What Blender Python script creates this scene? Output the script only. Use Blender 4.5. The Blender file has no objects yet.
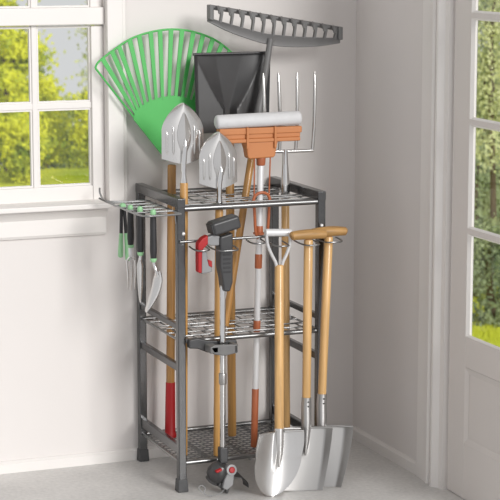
import bpy, bmesh, math, random
from mathutils import Vector, Matrix
random.seed(7)
R = math.radians
PI = math.pi
C = bpy.context.scene.collection
scene = bpy.context.scene

# ------------------------------------------------------------------ camera, world, sun, exposure
cam_data = bpy.data.cameras.new('camera')
cam = bpy.data.objects.new('camera', cam_data)
C.objects.link(cam)
cam.location = (-1.8823, -5.3034, 1.6727)
cam.rotation_euler = (R(90 - 9.37), 0, R(-21.66))
cam_data.sensor_width = 36
cam_data.lens = 1910.2 / 500 * 36
cam_data.clip_end = 300
cam_data.dof.use_dof = True
cam_data.dof.focus_distance = 5.75
cam_data.dof.aperture_fstop = 13
scene.camera = cam

world = bpy.data.worlds.new('world')
scene.world = world
world.use_nodes = True
bg = world.node_tree.nodes['Background']
bg.inputs['Color'].default_value = (0.985, 0.985, 1.0, 1)
bg.inputs['Strength'].default_value = 0.70

sun_data = bpy.data.lights.new('sun', 'SUN')
sun_data.energy = 2.25
sun_data.angle = R(19)
sun_data.color = (1.0, 0.985, 0.965)
sun = bpy.data.objects.new('sun', sun_data)
C.objects.link(sun)
sun.rotation_euler = Vector((-0.25, 1.0, -0.36)).to_track_quat('-Z', 'Y').to_euler()

vs = scene.view_settings
vs.view_transform = 'Standard'
vs.look = 'None'
vs.exposure = 0.0
vs.gamma = 1.0
vs.use_curve_mapping = False


# ------------------------------------------------------------------ materials
def mat(name, col, rough=0.5, metal=0.0, noise=None, bump=None, coat=0.0, spec=0.5):
    """noise=(scale, amount, stretch xyz); bump=(scale, strength)"""
    m = bpy.data.materials.new(name)
    m.use_nodes = True
    nt = m.node_tree
    b = nt.nodes['Principled BSDF']
    b.inputs['Base Color'].default_value = (*col, 1)
    b.inputs['Roughness'].default_value = rough
    b.inputs['Metallic'].default_value = metal
    b.inputs['Specular IOR Level'].default_value = spec
    if coat:
        b.inputs['Coat Weight'].default_value = coat
        b.inputs['Coat Roughness'].default_value = 0.15
    tc = nt.nodes.new('ShaderNodeTexCoord')
    if noise:
        sc, amt, st = noise
        mp = nt.nodes.new('ShaderNodeMapping')
        mp.inputs['Scale'].default_value = st
        nz = nt.nodes.new('ShaderNodeTexNoise')
        nz.inputs['Scale'].default_value = sc
        nz.inputs['Detail'].default_value = 6
        rp = nt.nodes.new('ShaderNodeValToRGB')
        rp.color_ramp.elements[0].position = 0.3
        rp.color_ramp.elements[1].position = 0.7
        rp.color_ramp.elements[0].color = (*[c * (1 - amt) for c in col], 1)
        rp.color_ramp.elements[1].color = (*[min(1, c * (1 + amt)) for c in col], 1)
        nt.links.new(tc.outputs['Object'], mp.inputs['Vector'])
        nt.links.new(mp.outputs['Vector'], nz.inputs['Vector'])
        nt.links.new(nz.outputs['Fac'], rp.inputs['Fac'])
        nt.links.new(rp.outputs['Color'], b.inputs['Base Color'])
    if bump:
        n2 = nt.nodes.new('ShaderNodeTexNoise')
        n2.inputs['Scale'].default_value = bump[0]
        n2.inputs['Detail'].default_value = 4
        bp = nt.nodes.new('ShaderNodeBump')
        bp.inputs['Strength'].default_value = bump[1]
        bp.inputs['Distance'].default_value = 0.002
        nt.links.new(tc.outputs['Object'], n2.inputs['Vector'])
        nt.links.new(n2.outputs['Fac'], bp.inputs['Height'])
        nt.links.new(bp.outputs['Normal'], b.inputs['Normal'])
    return m


M = {}
M['wall'] = mat('wall_paint', (0.745, 0.71, 0.69), 0.75, noise=(1.5, 0.015, (1, 1, 1)), bump=(300, 0.05))
M['trim'] = mat('trim_paint', (0.80, 0.77, 0.745), 0.42, noise=(3, 0.01, (1, 1, 1)))
M['door'] = mat('door_paint', (0.71, 0.67, 0.64), 0.42, noise=(3, 0.01, (1, 1, 1)))
M['rack'] = mat('grey_coated_steel', (0.12, 0.12, 0.122), 0.22, 0.85, noise=(60, 0.06, (1, 1, 1)))
M['rod'] = mat('polished_dark_steel', (0.24, 0.24, 0.24), 0.28, 0.9, noise=(40, 0.05, (1, 1, 1)))
M['wire'] = mat('grey_wire', (0.32, 0.32, 0.32), 0.28, 0.9, noise=(40, 0.05, (1, 1, 1)))
M['mesh'] = mat('black_mesh_steel', (0.26, 0.26, 0.26), 0.3, 0.85, noise=(40, 0.05, (1, 1, 1)))
M['rubber'] = mat('dark_rubber', (0.06, 0.06, 0.062), 0.55, noise=(80, 0.1, (1, 1, 1)))
M['bolt'] = mat('bright_bolt', (0.86, 0.86, 0.86), 0.25, 0.35, noise=(80, 0.03, (1, 1, 1)))
M['steel'] = mat('polished_blade_steel', (0.66, 0.65, 0.64), 0.24, 0.94, noise=(12, 0.05, (1, 1, 0.15)))
M['satin'] = mat('satin_steel', (0.44, 0.432, 0.424), 0.34, 0.92, noise=(14, 0.06, (1, 1, 0.15)))
M['chrome'] = mat('chrome', (0.72, 0.72, 0.72), 0.12, 1.0, noise=(30, 0.03, (1, 1, 1)))
M['wood'] = mat('golden_varnished_wood', (0.61, 0.37, 0.150), 0.38, noise=(22, 0.2, (3, 3, 0.12)), coat=0.3)
M['wooddark'] = mat('brown_varnished_wood', (0.44, 0.225, 0.065), 0.4, noise=(22, 0.25, (3, 3, 0.12)), coat=0.3)
M['woodmid'] = mat('shaded_varnished_wood', (0.52, 0.28, 0.085), 0.4, noise=(22, 0.22, (3, 3, 0.12)), coat=0.3)  # varnished wood, base colour darkened to stand in for shade inside the rack
M['woodtop'] = mat('oak_grip', (0.42, 0.235, 0.08), 0.5, noise=(26, 0.3, (0.3, 3, 3)))
M['green'] = mat('green_plastic', (0.075, 0.455, 0.10), 0.42, noise=(8, 0.04, (1, 1, 1)))
M['mint'] = mat('mint_plastic', (0.30, 0.58, 0.31), 0.4, noise=(20, 0.05, (1, 1, 1)))
M['pan'] = mat('black_plastic', (0.045, 0.044, 0.045), 0.32, noise=(20, 0.1, (1, 1, 1)))
M['greyplastic'] = mat('grey_plastic', (0.15, 0.148, 0.147), 0.45, noise=(30, 0.06, (1, 1, 1)))
M['midgrey'] = mat('mid_grey_plastic', (0.26, 0.26, 0.265), 0.4, noise=(30, 0.05, (1, 1, 1)))
M['darkplastic'] = mat('dark_grey_plastic', (0.048, 0.048, 0.050), 0.36, noise=(30, 0.06, (1, 1, 1)))
M['black'] = mat('black_grip', (0.022, 0.022, 0.024), 0.5, noise=(60, 0.15, (1, 1, 1)))
M['red'] = mat('red_plastic', (0.38, 0.006, 0.009), 0.5, noise=(20, 0.05, (1, 1, 1)))
M['orange'] = mat('orange_plastic', (0.50, 0.19, 0.065), 0.5, noise=(10, 0.05, (1, 1, 1)))
M['copper'] = mat('copper_orange_sleeve', (0.40, 0.115, 0.045), 0.4, noise=(18, 0.15, (1, 1, 0.4)))
M['sponge'] = mat('white_roller_foam', (0.60, 0.60, 0.61), 0.6, noise=(60, 0.03, (1, 1, 1)), bump=(500, 0.15))
M['whitepole'] = mat('white_enamel_pole', (0.72, 0.72, 0.73), 0.28, 0.15, noise=(20, 0.03, (1, 1, 0.2)))
M['bark'] = mat('tree_bark', (0.12, 0.085, 0.05), 0.9, noise=(6, 0.35, (2, 2, 0.4)))


def floor_mat():
    m = mat('grey_concrete', (0.50, 0.485, 0.465), 0.42)
    nt = m.node_tree
    b = nt.nodes['Principled BSDF']
    tc = nt.nodes.new('ShaderNodeTexCoord')
    n1 = nt.nodes.new('ShaderNodeTexNoise'); n1.inputs['Scale'].default_value = 5; n1.inputs['Detail'].default_value = 8
    n2 = nt.nodes.new('ShaderNodeTexNoise'); n2.inputs['Scale'].default_value = 75; n2.inputs['Detail'].default_value = 5
    mx = nt.nodes.new('ShaderNodeMath'); mx.operation = 'ADD'
    ml = nt.nodes.new('ShaderNodeMath'); ml.operation = 'MULTIPLY'; ml.inputs[1].default_value = 0.5
    rp = nt.nodes.new('ShaderNodeValToRGB')
    rp.color_ramp.elements[0].position = 0.33; rp.color_ramp.elements[0].color = (0.53, 0.52, 0.505, 1)
    rp.color_ramp.elements[1].position = 0.68; rp.color_ramp.elements[1].color = (0.71, 0.695, 0.675, 1)
    nt.links.new(tc.outputs['Object'], n1.inputs['Vector']); nt.links.new(tc.outputs['Object'], n2.inputs['Vector'])
    nt.links.new(n1.outputs['Fac'], mx.inputs[0]); nt.links.new(n2.outputs['Fac'], mx.inputs[1])
    nt.links.new(mx.outputs[0], ml.inputs[0]); nt.links.new(ml.outputs[0], rp.inputs['Fac'])
    nt.links.new(rp.outputs['Color'], b.inputs['Base Color'])
    bp = nt.nodes.new('ShaderNodeBump'); bp.inputs['Strength'].default_value = 0.12; bp.inputs['Distance'].default_value = 0.002
    nt.links.new(n2.outputs['Fac'], bp.inputs['Height']); nt.links.new(bp.outputs['Normal'], b.inputs['Normal'])
    return m


M['floor'] = floor_mat()


def glass_mat():
    m = bpy.data.materials.new('window_glass')
    m.use_nodes = True
    nt = m.node_tree
    nt.nodes.clear()
    out = nt.nodes.new('ShaderNodeOutputMaterial')
    mix = nt.nodes.new('ShaderNodeMixShader')
    tr = nt.nodes.new('ShaderNodeBsdfTransparent'); tr.inputs['Color'].default_value = (0.98, 0.99, 0.985, 1)
    gl = nt.nodes.new('ShaderNodeBsdfGlossy'); gl.inputs['Roughness'].default_value = 0.02
    mix.inputs['Fac'].default_value = 0.045
    nt.links.new(tr.outputs['BSDF'], mix.inputs[1]); nt.links.new(gl.outputs['BSDF'], mix.inputs[2])
    nt.links.new(mix.outputs['Shader'], out.inputs['Surface'])
    return m


M['glass'] = glass_mat()


def leaf_mat(name, c0, c1, scale):
    m = bpy.data.materials.new(name)
    m.use_nodes = True
    nt = m.node_tree
    b = nt.nodes['Principled BSDF']
    b.inputs['Roughness'].default_value = 0.6
    tc = nt.nodes.new('ShaderNodeTexCoord')
    nz = nt.nodes.new('ShaderNodeTexNoise'); nz.inputs['Scale'].default_value = scale; nz.inputs['Detail'].default_value = 4
    rp = nt.nodes.new('ShaderNodeValToRGB')
    rp.color_ramp.elements[0].position = 0.32; rp.color_ramp.elements[0].color = (*c0, 1)
    rp.color_ramp.elements[1].position = 0.54; rp.color_ramp.elements[1].color = (*c1, 1)
    tl = nt.nodes.new('ShaderNodeBsdfTranslucent')
    ad = nt.nodes.new('ShaderNodeMixShader'); ad.inputs['Fac'].default_value = 0.15
    nt.links.new(tc.outputs['Object'], nz.inputs['Vector']); nt.links.new(nz.outputs['Fac'], rp.inputs['Fac'])
    nt.links.new(rp.outputs['Color'], b.inputs['Base Color']); nt.links.new(rp.outputs['Color'], tl.inputs['Color'])
    nt.links.new(b.outputs['BSDF'], ad.inputs[1]); nt.links.new(tl.outputs['BSDF'], ad.inputs[2])
    nt.links.new(ad.outputs['Shader'], nt.nodes['Material Output'].inputs['Surface'])
    return m


M['leaf_lime'] = leaf_mat('lime_leaves', (0.20, 0.30, 0.015), (0.82, 0.82, 0.03), 1.9)
M['leaf_green'] = leaf_mat('green_leaves', (0.13, 0.21, 0.03), (0.55, 0.60, 0.08), 1.9)
M['leaf_pale'] = leaf_mat('pale_leaves', (0.40, 0.45, 0.20), (0.68, 0.70, 0.36), 1.6)
M['leaf_dark'] = leaf_mat('dark_leaves', (0.13, 0.18, 0.09), (0.34, 0.40, 0.20), 1.6)
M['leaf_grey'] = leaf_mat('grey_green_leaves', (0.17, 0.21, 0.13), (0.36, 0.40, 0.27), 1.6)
M['lawn'] = leaf_mat('lawn_grass', (0.42, 0.54, 0.02), (0.68, 0.72, 0.04), 0.35)


# ------------------------------------------------------------------ mesh builder
class MB:
    def __init__(self):
        self.v = []
        self.f = []
        self.M = Matrix.Identity(4)

    def add(self, vs, fs):
        o = len(self.v)
        self.v += [self.M @ Vector(p) for p in vs]
        self.f += [[i + o for i in f] for f in fs]
        return self

    def box(self, lo, hi):
        x0, y0, z0 = lo; x1, y1, z1 = hi
        vs = [(x0, y0, z0), (x1, y0, z0), (x1, y1, z0), (x0, y1, z0), (x0, y0, z1), (x1, y0, z1), (x1, y1, z1), (x0, y1, z1)]
        return self.add(vs, [(3, 2, 1, 0), (4, 5, 6, 7), (0, 1, 5, 4), (1, 2, 6, 5), (2, 3, 7, 6), (3, 0, 4, 7)])

    def tube(self, pts, r, n=12, closed=False, flat=1.0, up=None):
        """sweep a round (or flattened) section along points; r may be a list"""
        P = [Vector(p) for p in pts]
        k = len(P)
        rs = r if isinstance(r, (list, tuple)) else [r] * k
        rings = []
        side = None
        for i in range(k):
            if closed:
                t = (P[(i + 1) % k] - P[i - 1]).normalized()
            else:
                t = (P[min(i + 1, k - 1)] - P[max(i - 1, 0)]).normalized()
            if side is None:
                a = Vector(up) if up else (Vector((0, 0, 1)) if abs(t.z) < 0.9 else Vector((0, 1, 0)))
                side = (a - t * a.dot(t)).normalized()
            else:
                side = (side - t * side.dot(t)).normalized()
            b = t.cross(side)
            rings.append([P[i] + (side * math.cos(2 * PI * j / n) * flat + b * math.sin(2 * PI * j / n)) * rs[i] for j in range(n)])
        vs = [p for rg in rings for p in rg]
        fs = []
        for i in range(k if closed else k - 1):
            a = i * n; c = ((i + 1) % k) * n
            for j in range(n):
                j2 = (j + 1) % n
                fs.append((a + j, c + j, c + j2, a + j2)[::-1])
        if not closed:
            fs.append(tuple(range(n))[::-1]); fs.append(tuple(range((k - 1) * n, k * n)))
        return self.add(vs, fs)

    def lathe(self, prof, n=20):
        """profile of (radius, z) round the local z axis"""
        vs = []; fs = []
        for (r, z) in prof:
            vs += [(max(r, 1e-5) * math.cos(2 * PI * j / n), max(r, 1e-5) * math.sin(2 * PI * j / n), z) for j in range(n)]
        for i in range(len(prof) - 1):
            for j in range(n):
                j2 = (j + 1) % n
                fs.append((i * n + j, i * n + j2, (i + 1) * n + j2, (i + 1) * n + j))
        fs.append(tuple(range(n))[::-1]); fs.append(tuple(range((len(prof) - 1) * n, len(prof) * n)))
        return self.add(vs, fs)

    def prism(self, pts, lo, hi, axis=1):
        """extrude a 2-D outline along an axis; the outline lies in the two other axes in order"""
        def mk(p, d):
            if axis == 0: return (d, p[0], p[1])
            if axis == 1: return (p[0], d, p[1])
            return (p[0], p[1], d)
        n = len(pts)
        vs = [mk(p, lo) for p in pts] + [mk(p, hi) for p in pts]
        fs = [tuple(range(n)), tuple(range(n, 2 * n))[::-1]]
        for i in range(n):
            j = (i + 1) % n
            fs.append((i, i + n, j + n, j))
        return self.add(vs, fs)

    def sheet(self, fn, nu, nv, th, d=(0, 1, 0)):
        """surface fn(u,v) on 0..1 squares, given a thickness along d"""
        d = Vector(d).normalized() * th
        g = [[Vector(fn(i / nu, j / nv)) for j in range(nv + 1)] for i in range(nu + 1)]
        vs = [p for row in g for p in row] + [p + d for row in g for p in row]
        W = nv + 1; T = (nu + 1) * W
        fs = []
        for i in range(nu):
            for j in range(nv):
                a, b, c, e = i * W + j, (i + 1) * W + j, (i + 1) * W + j + 1, i * W + j + 1
                fs.append((a, b, c, e)); fs.append((a + T, e + T, c + T, b + T))
        for i in range(nu):
            a, b = i * W, (i + 1) * W
            fs.append((a, a + T, b + T, b))
            a, b = i * W + nv, (i + 1) * W + nv
            fs.append((b, b + T, a + T, a))
        for j in range(nv):
            a, b = j, j + 1
            fs.append((b, b + T, a + T, a))
            a, b = nu * W + j, nu * W + j + 1
            fs.append((a, a + T, b + T, b))
        return self.add(vs, fs)

    def build(self, name, m, parent=None, bevel=0.0, smooth=40, seg=2):
        me = bpy.data.meshes.new(name)
        off = Vector((0, 0, 0))
        q = parent
        while q:
            off += Vector(q.location); q = q.parent
        me.from_pydata([p - off for p in self.v], [], self.f)
        bm = bmesh.new(); bm.from_mesh(me)
        bmesh.ops.remove_doubles(bm, verts=bm.verts, dist=1e-6)
        bmesh.ops.recalc_face_normals(bm, faces=bm.faces)
        bm.to_mesh(me); bm.free()
        if smooth:
            me.shade_smooth()
            me.set_sharp_from_angle(angle=R(smooth))
        o = bpy.data.objects.new(name, me)
        me.materials.append(m if not isinstance(m, str) else M[m])
        C.objects.link(o)
        if parent: o.parent = parent
        if bevel:
            b = o.modifiers.new('bevel', 'BEVEL'); b.width = bevel; b.segments = seg; b.limit_method = 'ANGLE'; b.angle_limit = R(40)
            b.harden_normals = True
        return o


def frame(p0, p1, x=(1, 0, 0)):
    """matrix with origin p0 and local z along p0->p1, local x near the given one"""
    p0 = Vector(p0); z = (Vector(p1) - p0).normalized()
    x = Vector(x); x = (x - z * x.dot(z)).normalized()
    y = z.cross(x)
    m = Matrix.Identity(4)
    for i in range(3):
        m[i][0] = x[i]; m[i][1] = y[i]; m[i][2] = z[i]; m[i][3] = p0[i]
    return m


def lerp(a, b, t): return tuple(a[i] + (b[i] - a[i]) * t for i in range(3))


def thing(name, loc, label, cat, group=None):
    o = bpy.data.objects.new(name, None)
    o.empty_display_size = 0.05
    o.location = loc
    C.objects.link(o)
    o['label'] = label; o['category'] = cat
    if group: o['group'] = group
    return o


def structure(o):
    o['kind'] = 'structure'
    return o


def struct_empty(name, loc):
    o = bpy.data.objects.new(name, None)
    o.location = loc
    C.objects.link(o)
    o['kind'] = 'structure'
    return o


def smooth_curve(pts, n=6):
    """Catmull-Rom through the points"""
    P = [Vector(p) for p in pts]
    out = []
    for i in range(len(P) - 1):
        p0 = P[max(i - 1, 0)]; p1 = P[i]; p2 = P[i + 1]; p3 = P[min(i + 2, len(P) - 1)]
        for k in range(n):
            t = k / n
            out.append(0.5 * ((2 * p1) + (p2 - p0) * t + (2 * p0 - 5 * p1 + 4 * p2 - p3) * t * t + (3 * p1 - p0 - 3 * p2 + p3) * t ** 3))
    out.append(P[-1])
    return out


# ------------------------------------------------------------------ the room
YW = 0.396       # face of the back wall
XW = 0.754       # face of the right wall
structure(MB().box((-2.2, -2.6, -0.12), (XW + 0.035, YW + 0.12, 0)).build('floor', 'floor', smooth=0))

WX0, WX1, WZ0, WZ1 = -0.565, -0.101, 0.845, 2.02     # window hole
HT = 2.45
w = MB()
w.box((-2.2, YW, 0), (WX0, YW + 0.12, HT))
w.box((WX1, YW, 0), (XW + 0.14, YW + 0.12, HT))
w.box((WX0, YW, 0), (WX1, YW + 0.12, WZ0))
w.box((WX0, YW, WZ1), (WX1, YW + 0.12, HT))
structure(w.build('wall_back', 'wall', smooth=0))
structure(MB().box((-2.2, -0.9, HT), (XW + 0.14, YW + 0.12, HT + 0.1)).build('ceiling', 'wall', smooth=0))

DY0, DY1 = -0.281, -0.70        # door leaf, hinge to latch
w = MB()
w.box((XW, -0.274, 0), (XW + 0.035, YW, HT))
w.box((XW, DY1 - 0.02, 2.06), (XW + 0.035, -0.274, HT))
structure(w.build('wall_right', 'wall', smooth=0))

# baseboards: profile swept along the walls
def base_profile(h, d):
    return [(0, 0), (d, 0), (d, h * 0.80), (d * 0.7, h * 0.86), (d * 0.45, h * 0.97), (0, h)]
b = MB()
b.prism([(YW - q[0], q[1]) for q in base_profile(0.038, 0.012)], -2.2, XW, axis=0)
structure(b.build('baseboard_back', 'trim', smooth=30))
b = MB()
b.prism([(XW - q[0], q[1]) for q in base_profile(0.040, 0.012)], -0.111, YW - 0.012, axis=1)
structure(b.build('baseboard_right', 'trim', smooth=30))

# window
win = struct_empty('window_1', (-0.333, YW, WZ0))
c = MB()                                        # casing round the hole
for (x0, x1) in ((-0.101, -0.050), (-0.616, -0.565)):
    c.box((x0, YW - 0.020, 0.835), (x1, YW + 0.03, 2.08))
c.box((-0.565, YW - 0.020, 2.02), (-0.101, YW + 0.03, 2.08))
c.build('casing', 'trim', win, bevel=0.003)
c = MB()
for (x0, x1) in ((-0.050, -0.038), (-0.628, -0.616)):
    c.box((x0, YW - 0.010, 0.835), (x1, YW, 2.09))
c.box((-0.628, YW - 0.010, 2.08), (-0.038, YW, 2.09))
c.build('back_band', 'trim', win, bevel=0.002)
SY = YW + 0.022                                  # face of the lower sash
f = MB()
f.box((-0.141, SY, 0.840), (-0.101, SY + 0.035, 1.393))
f.box((-0.565, SY, 0.840), (-0.515, SY + 0.035, 1.393))
f.box((-0.515, SY, 0.840), (-0.141, SY + 0.035, 0.896))
f.build('lower_sash', 'trim', win, bevel=0.003)
f = MB()
f.box((-0.565, SY - 0.014, 1.398), (-0.101, SY + 0.035, 1.452))
f.build('meeting_rail', 'trim', win, bevel=0.004)
f = MB()
f.box((-0.141, SY + 0.005, 1.450), (-0.101, SY + 0.035, 2.02))
f.box((-0.565, SY + 0.005, 1.450), (-0.515, SY + 0.035, 2.02))
f.box((-0.515, SY + 0.005, 1.975), (-0.141, SY + 0.035, 2.02))
f.build('upper_sash', 'trim', win, bevel=0.003)
def muntin(boxes):
    g = MB()
    for lo, hi in boxes: g.box(lo, hi)
    g.build('muntin', 'trim', win, bevel=0.003)
for (z0, z1, zm) in ((0.896, 1.393, 1.148), (1.452, 1.975, 1.715)):
    muntin([((-0.331, SY + 0.006, z0 - 0.004), (-0.313, SY + 0.032, z1 + 0.006))])
    muntin([((-0.520, SY + 0.008, zm - 0.010), (-0.325, SY + 0.030, zm + 0.010))])
    muntin([((-0.319, SY + 0.008, zm - 0.010), (-0.136, SY + 0.030, zm + 0.010))])
    for (x0, x1) in ((-0.515, -0.331), (-0.313, -0.141)):
        for (a, e) in ((z0, zm - 0.010), (zm + 0.010, z1)):
            g = MB()                              # glazing bead round each pane
            for (lo, hi) in (((x0 - .002, a - .002), (x0 + .005, e + .002)), ((x1 - .005, a - .002), (x1 + .002, e + .002)), ((x0 + .005, a - .002), (x1 - .005, a + .005)), ((x0 + .005, e - .005), (x1 - .005, e + .002))):
                g.box((lo[0], SY + 0.012, lo[1]), (hi[0], SY + 0.028, hi[1]))
            g.build('glazing_bead', 'trim', win)
            MB().box((x0 + .001, SY + 0.019, a + .001), (x1 - .001, SY + 0.023, e - .001)).build('pane', 'glass', win, smooth=0)
g = MB().box((-0.66, 0.318, 0.834), (-0.106, SY + 0.035, 0.851))
g.build('sill', 'trim', win, bevel=0.004)
g = MB().prism([(YW, 0.836), (0.352, 0.836), (0.352, 0.826), (0.362, 0.818), (0.374, 0.806), (0.378, 0.800), (0.378, 0.752), (0.384, 0.743), (YW, 0.743)], -0.65, -0.112, axis=0)
g.build('apron', 'trim', win, smooth=25)

# glazed door in the right wall
door = struct_empty('door_1', (XW, DY0, 0))
CY = [(-0.111, 0.0), (-0.111, 0.013), (-0.116, 0.016), (-0.140, 0.017), (-0.168, 0.019), (-0.190, 0.024), (-0.202, 0.026), (-0.208, 0.020), (-0.210, 0.006),
      (-0.218, 0.006), (-0.221, 0.022), (-0.230, 0.028), (-0.240, 0.028), (-0.250, 0.020), (-0.256, 0.012), (-0.279, 0.011), (-0.279, 0.0)]
g = MB()
g.prism([(XW - d, y) for (y, d) in CY], 0, 2.12, axis=2)
g.build('casing', 'trim', door, smooth=28)
DX = XW + 0.004                                  # room side face of the leaf
leaf = MB()
leaf.box((DX, -0.386, 0.002), (DX + 0.022, DY0 - 0.003, 2.04))            # hinge stile
leaf.box((DX, DY1, 0.002), (DX + 0.022, -0.640, 2.04))                    # latch stile
leaf.box((DX, -0.640, 0.405), (DX + 0.022, -0.386, 0.498))               # lock rail
leaf.box((DX, -0.640, 0.002), (DX + 0.022, -0.386, 0.172))                # bottom rail
leaf.box((DX, -0.640, 1.90), (DX + 0.022, -0.386, 2.04))                 # top rail
leaf.build('door_leaf', 'door', door, bevel=0.002)
pn = MB()
pn.box((DX + 0.006, -0.640, 0.172), (DX + 0.018, -0.386, 0.405))
pn.build('lower_panel', 'door', door)
pm = MB()                                        # sloped moulding round the lower panel
def bevel_rim(mb, y0, y1, z0, z1, t, d0, d1, tz=None):
    tz = tz or t
    o = [(y0, z0), (y1, z0), (y1, z1), (y0, z1)]
    s = 1 if y1 > y0 else -1
    i = [(y0 + s * t, z0 + tz), (y1 - s * t, z0 + tz), (y1 - s * t, z1 - tz), (y0 + s * t, z1 - tz)]
    vs = [(d0, *p) for p in o] + [(d1, *p) for p in i] + [(d1 + 0.004, *p) for p in o]
    fs = []
    for k in range(4):
        l = (k + 1) % 4
        fs += [(k, l, l + 4, k + 4), (k + 4, l + 4, l + 8, k + 8), (k, k + 8, l + 8, l)]
    mb.add(vs, fs)
bevel_rim(pm, -0.640, -0.386, 0.172, 0.405, 0.018, DX, DX + 0.0055)
pm.build('panel_moulding', 'door', door, smooth=20)
edges = [0.498, 0.815, 1.136, 1.444, 1.745, 1.90]
for k in range(5):
    z0 = edges[k] + (0.008 if k else 0); z1 = edges[k + 1] - (0.008 if k < 4 else 0)
    rim = MB()
    bevel_rim(rim, -0.640, -0.386, z0, z1, 0.012, DX, DX + 0.007, 0.006)
    rim.build('glazing_bead', 'trim', door, smooth=20)
    MB().box((DX + 0.010, -0.641, z0 - 0.001), (DX + 0.013, -0.385, z1 + 0.001)).build('pane', 'glass', door, smooth=0)
    if k < 4:
        MB().box((DX, -0.640, z1), (DX + 0.022, -0.386, z1 + 0.016)).build('muntin', 'door', door)

# ------------------------------------------------------------------ outdoors
def lawn_z(x, y):
    z = -3.0 + 0.05 * math.sin(x * 0.5) + 0.05 * math.sin(y * 0.7 + x * 0.3)
    return z - 0.13 * max(0, y - 31.5)
def lawn_fn(u, v):
    x = -14 + u * 44; y = 0.9 + v * 50
    return (x, y, lawn_z(x, y))
structure(MB().sheet(lawn_fn, 60, 60, -0.3, d=(0, 0, 1)).build('lawn', 'lawn', smooth=80))


def tree(px, dist, ztop, zlow, rx, leafm, n, leaf, label, seed):
    """crown of clustered leaves between two heights on a forked trunk"""
    rnd = random.Random(seed)
    x, y = at_far(px, dist)
    z0 = lawn_z(x, y)
    t = thing('tree', (x, y, z0), label, 'tree')
    cz = (ztop + zlow) / 2; rz = (ztop - zlow) / 2
    tr = MB()
    k = 13
    tr.tube(smooth_curve([(x, y, z0 - 0.1), (x + 0.04, y, z0 + (cz - z0) * 0.4), (x - 0.04, y, cz), (x, y, ztop - rz * 0.3)], 4), [0.055 * (1 - 0.06 * i) for i in range(k)], 8)
    for j in range(4):
        a = rnd.uniform(0, 2 * PI)
        zz = zlow + (cz - zlow) * (0.1 + 0.3 * j)
        tr.tube([(x, y, zz), (x + math.cos(a) * rx * .4, y + math.sin(a) * rx * .4, zz + rz * .25), (x + math.cos(a) * rx * .8, y + math.sin(a) * rx * .8, zz + rz * .5)], [0.028, 0.02, 0.008], 6)
    tr.build('trunk', 'bark', t)
    cent = []
    for j in range(max(14, int(38 * rz))):
        a = rnd.uniform(0, 2 * PI); q = rnd.uniform(-1, 1)
        rr = math.sqrt(max(0, 1 - q * q)) * rnd.uniform(0.5, 0.95)
        cent.append((Vector((x + math.cos(a) * rr * rx, y + math.sin(a) * rr * rx, cz + q * rz * 0.92)), rnd.uniform(0.10, 0.22)))
    vs = []; fs = []
    for j in range(n):
        c0, s = rnd.choice(cent)
        p = c0 + Vector((rnd.gauss(0, s), rnd.gauss(0, s), rnd.gauss(0, s * 0.6)))
        d = Vector((rnd.gauss(0, 0.5) + 0.2, rnd.gauss(0, 0.5) - 1.0, rnd.gauss(0, 0.5) + 0.5)).normalized()
        e = d.orthogonal().normalized()
        e = (Matrix.Rotation(rnd.uniform(0, PI), 3, d) @ e)
        g2 = d.cross(e)
        l = leaf * rnd.uniform(0.6, 1.3)
        o = len(vs)
        vs += [p - e * l, p - g2 * l * 0.55 + d * l * 0.12, p + e * l, p + g2 * l * 0.55 + d * l * 0.12]
        fs.append((o, o + 1, o + 2, o + 3))
    me = bpy.data.meshes.new('crown'); me.from_pydata([p - Vector(t.location) for p in vs], [], fs)
    ob = bpy.data.objects.new('crown', me); me.materials.append(M[leafm]); C.objects.link(ob); ob.parent = t
    return t


def at_far(px, dist):
    a = R(21.66) + math.atan((px - 250) / 1910.2)
    return (-1.8823 + math.sin(a) * dist, -5.3034 + math.cos(a) * dist)


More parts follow.
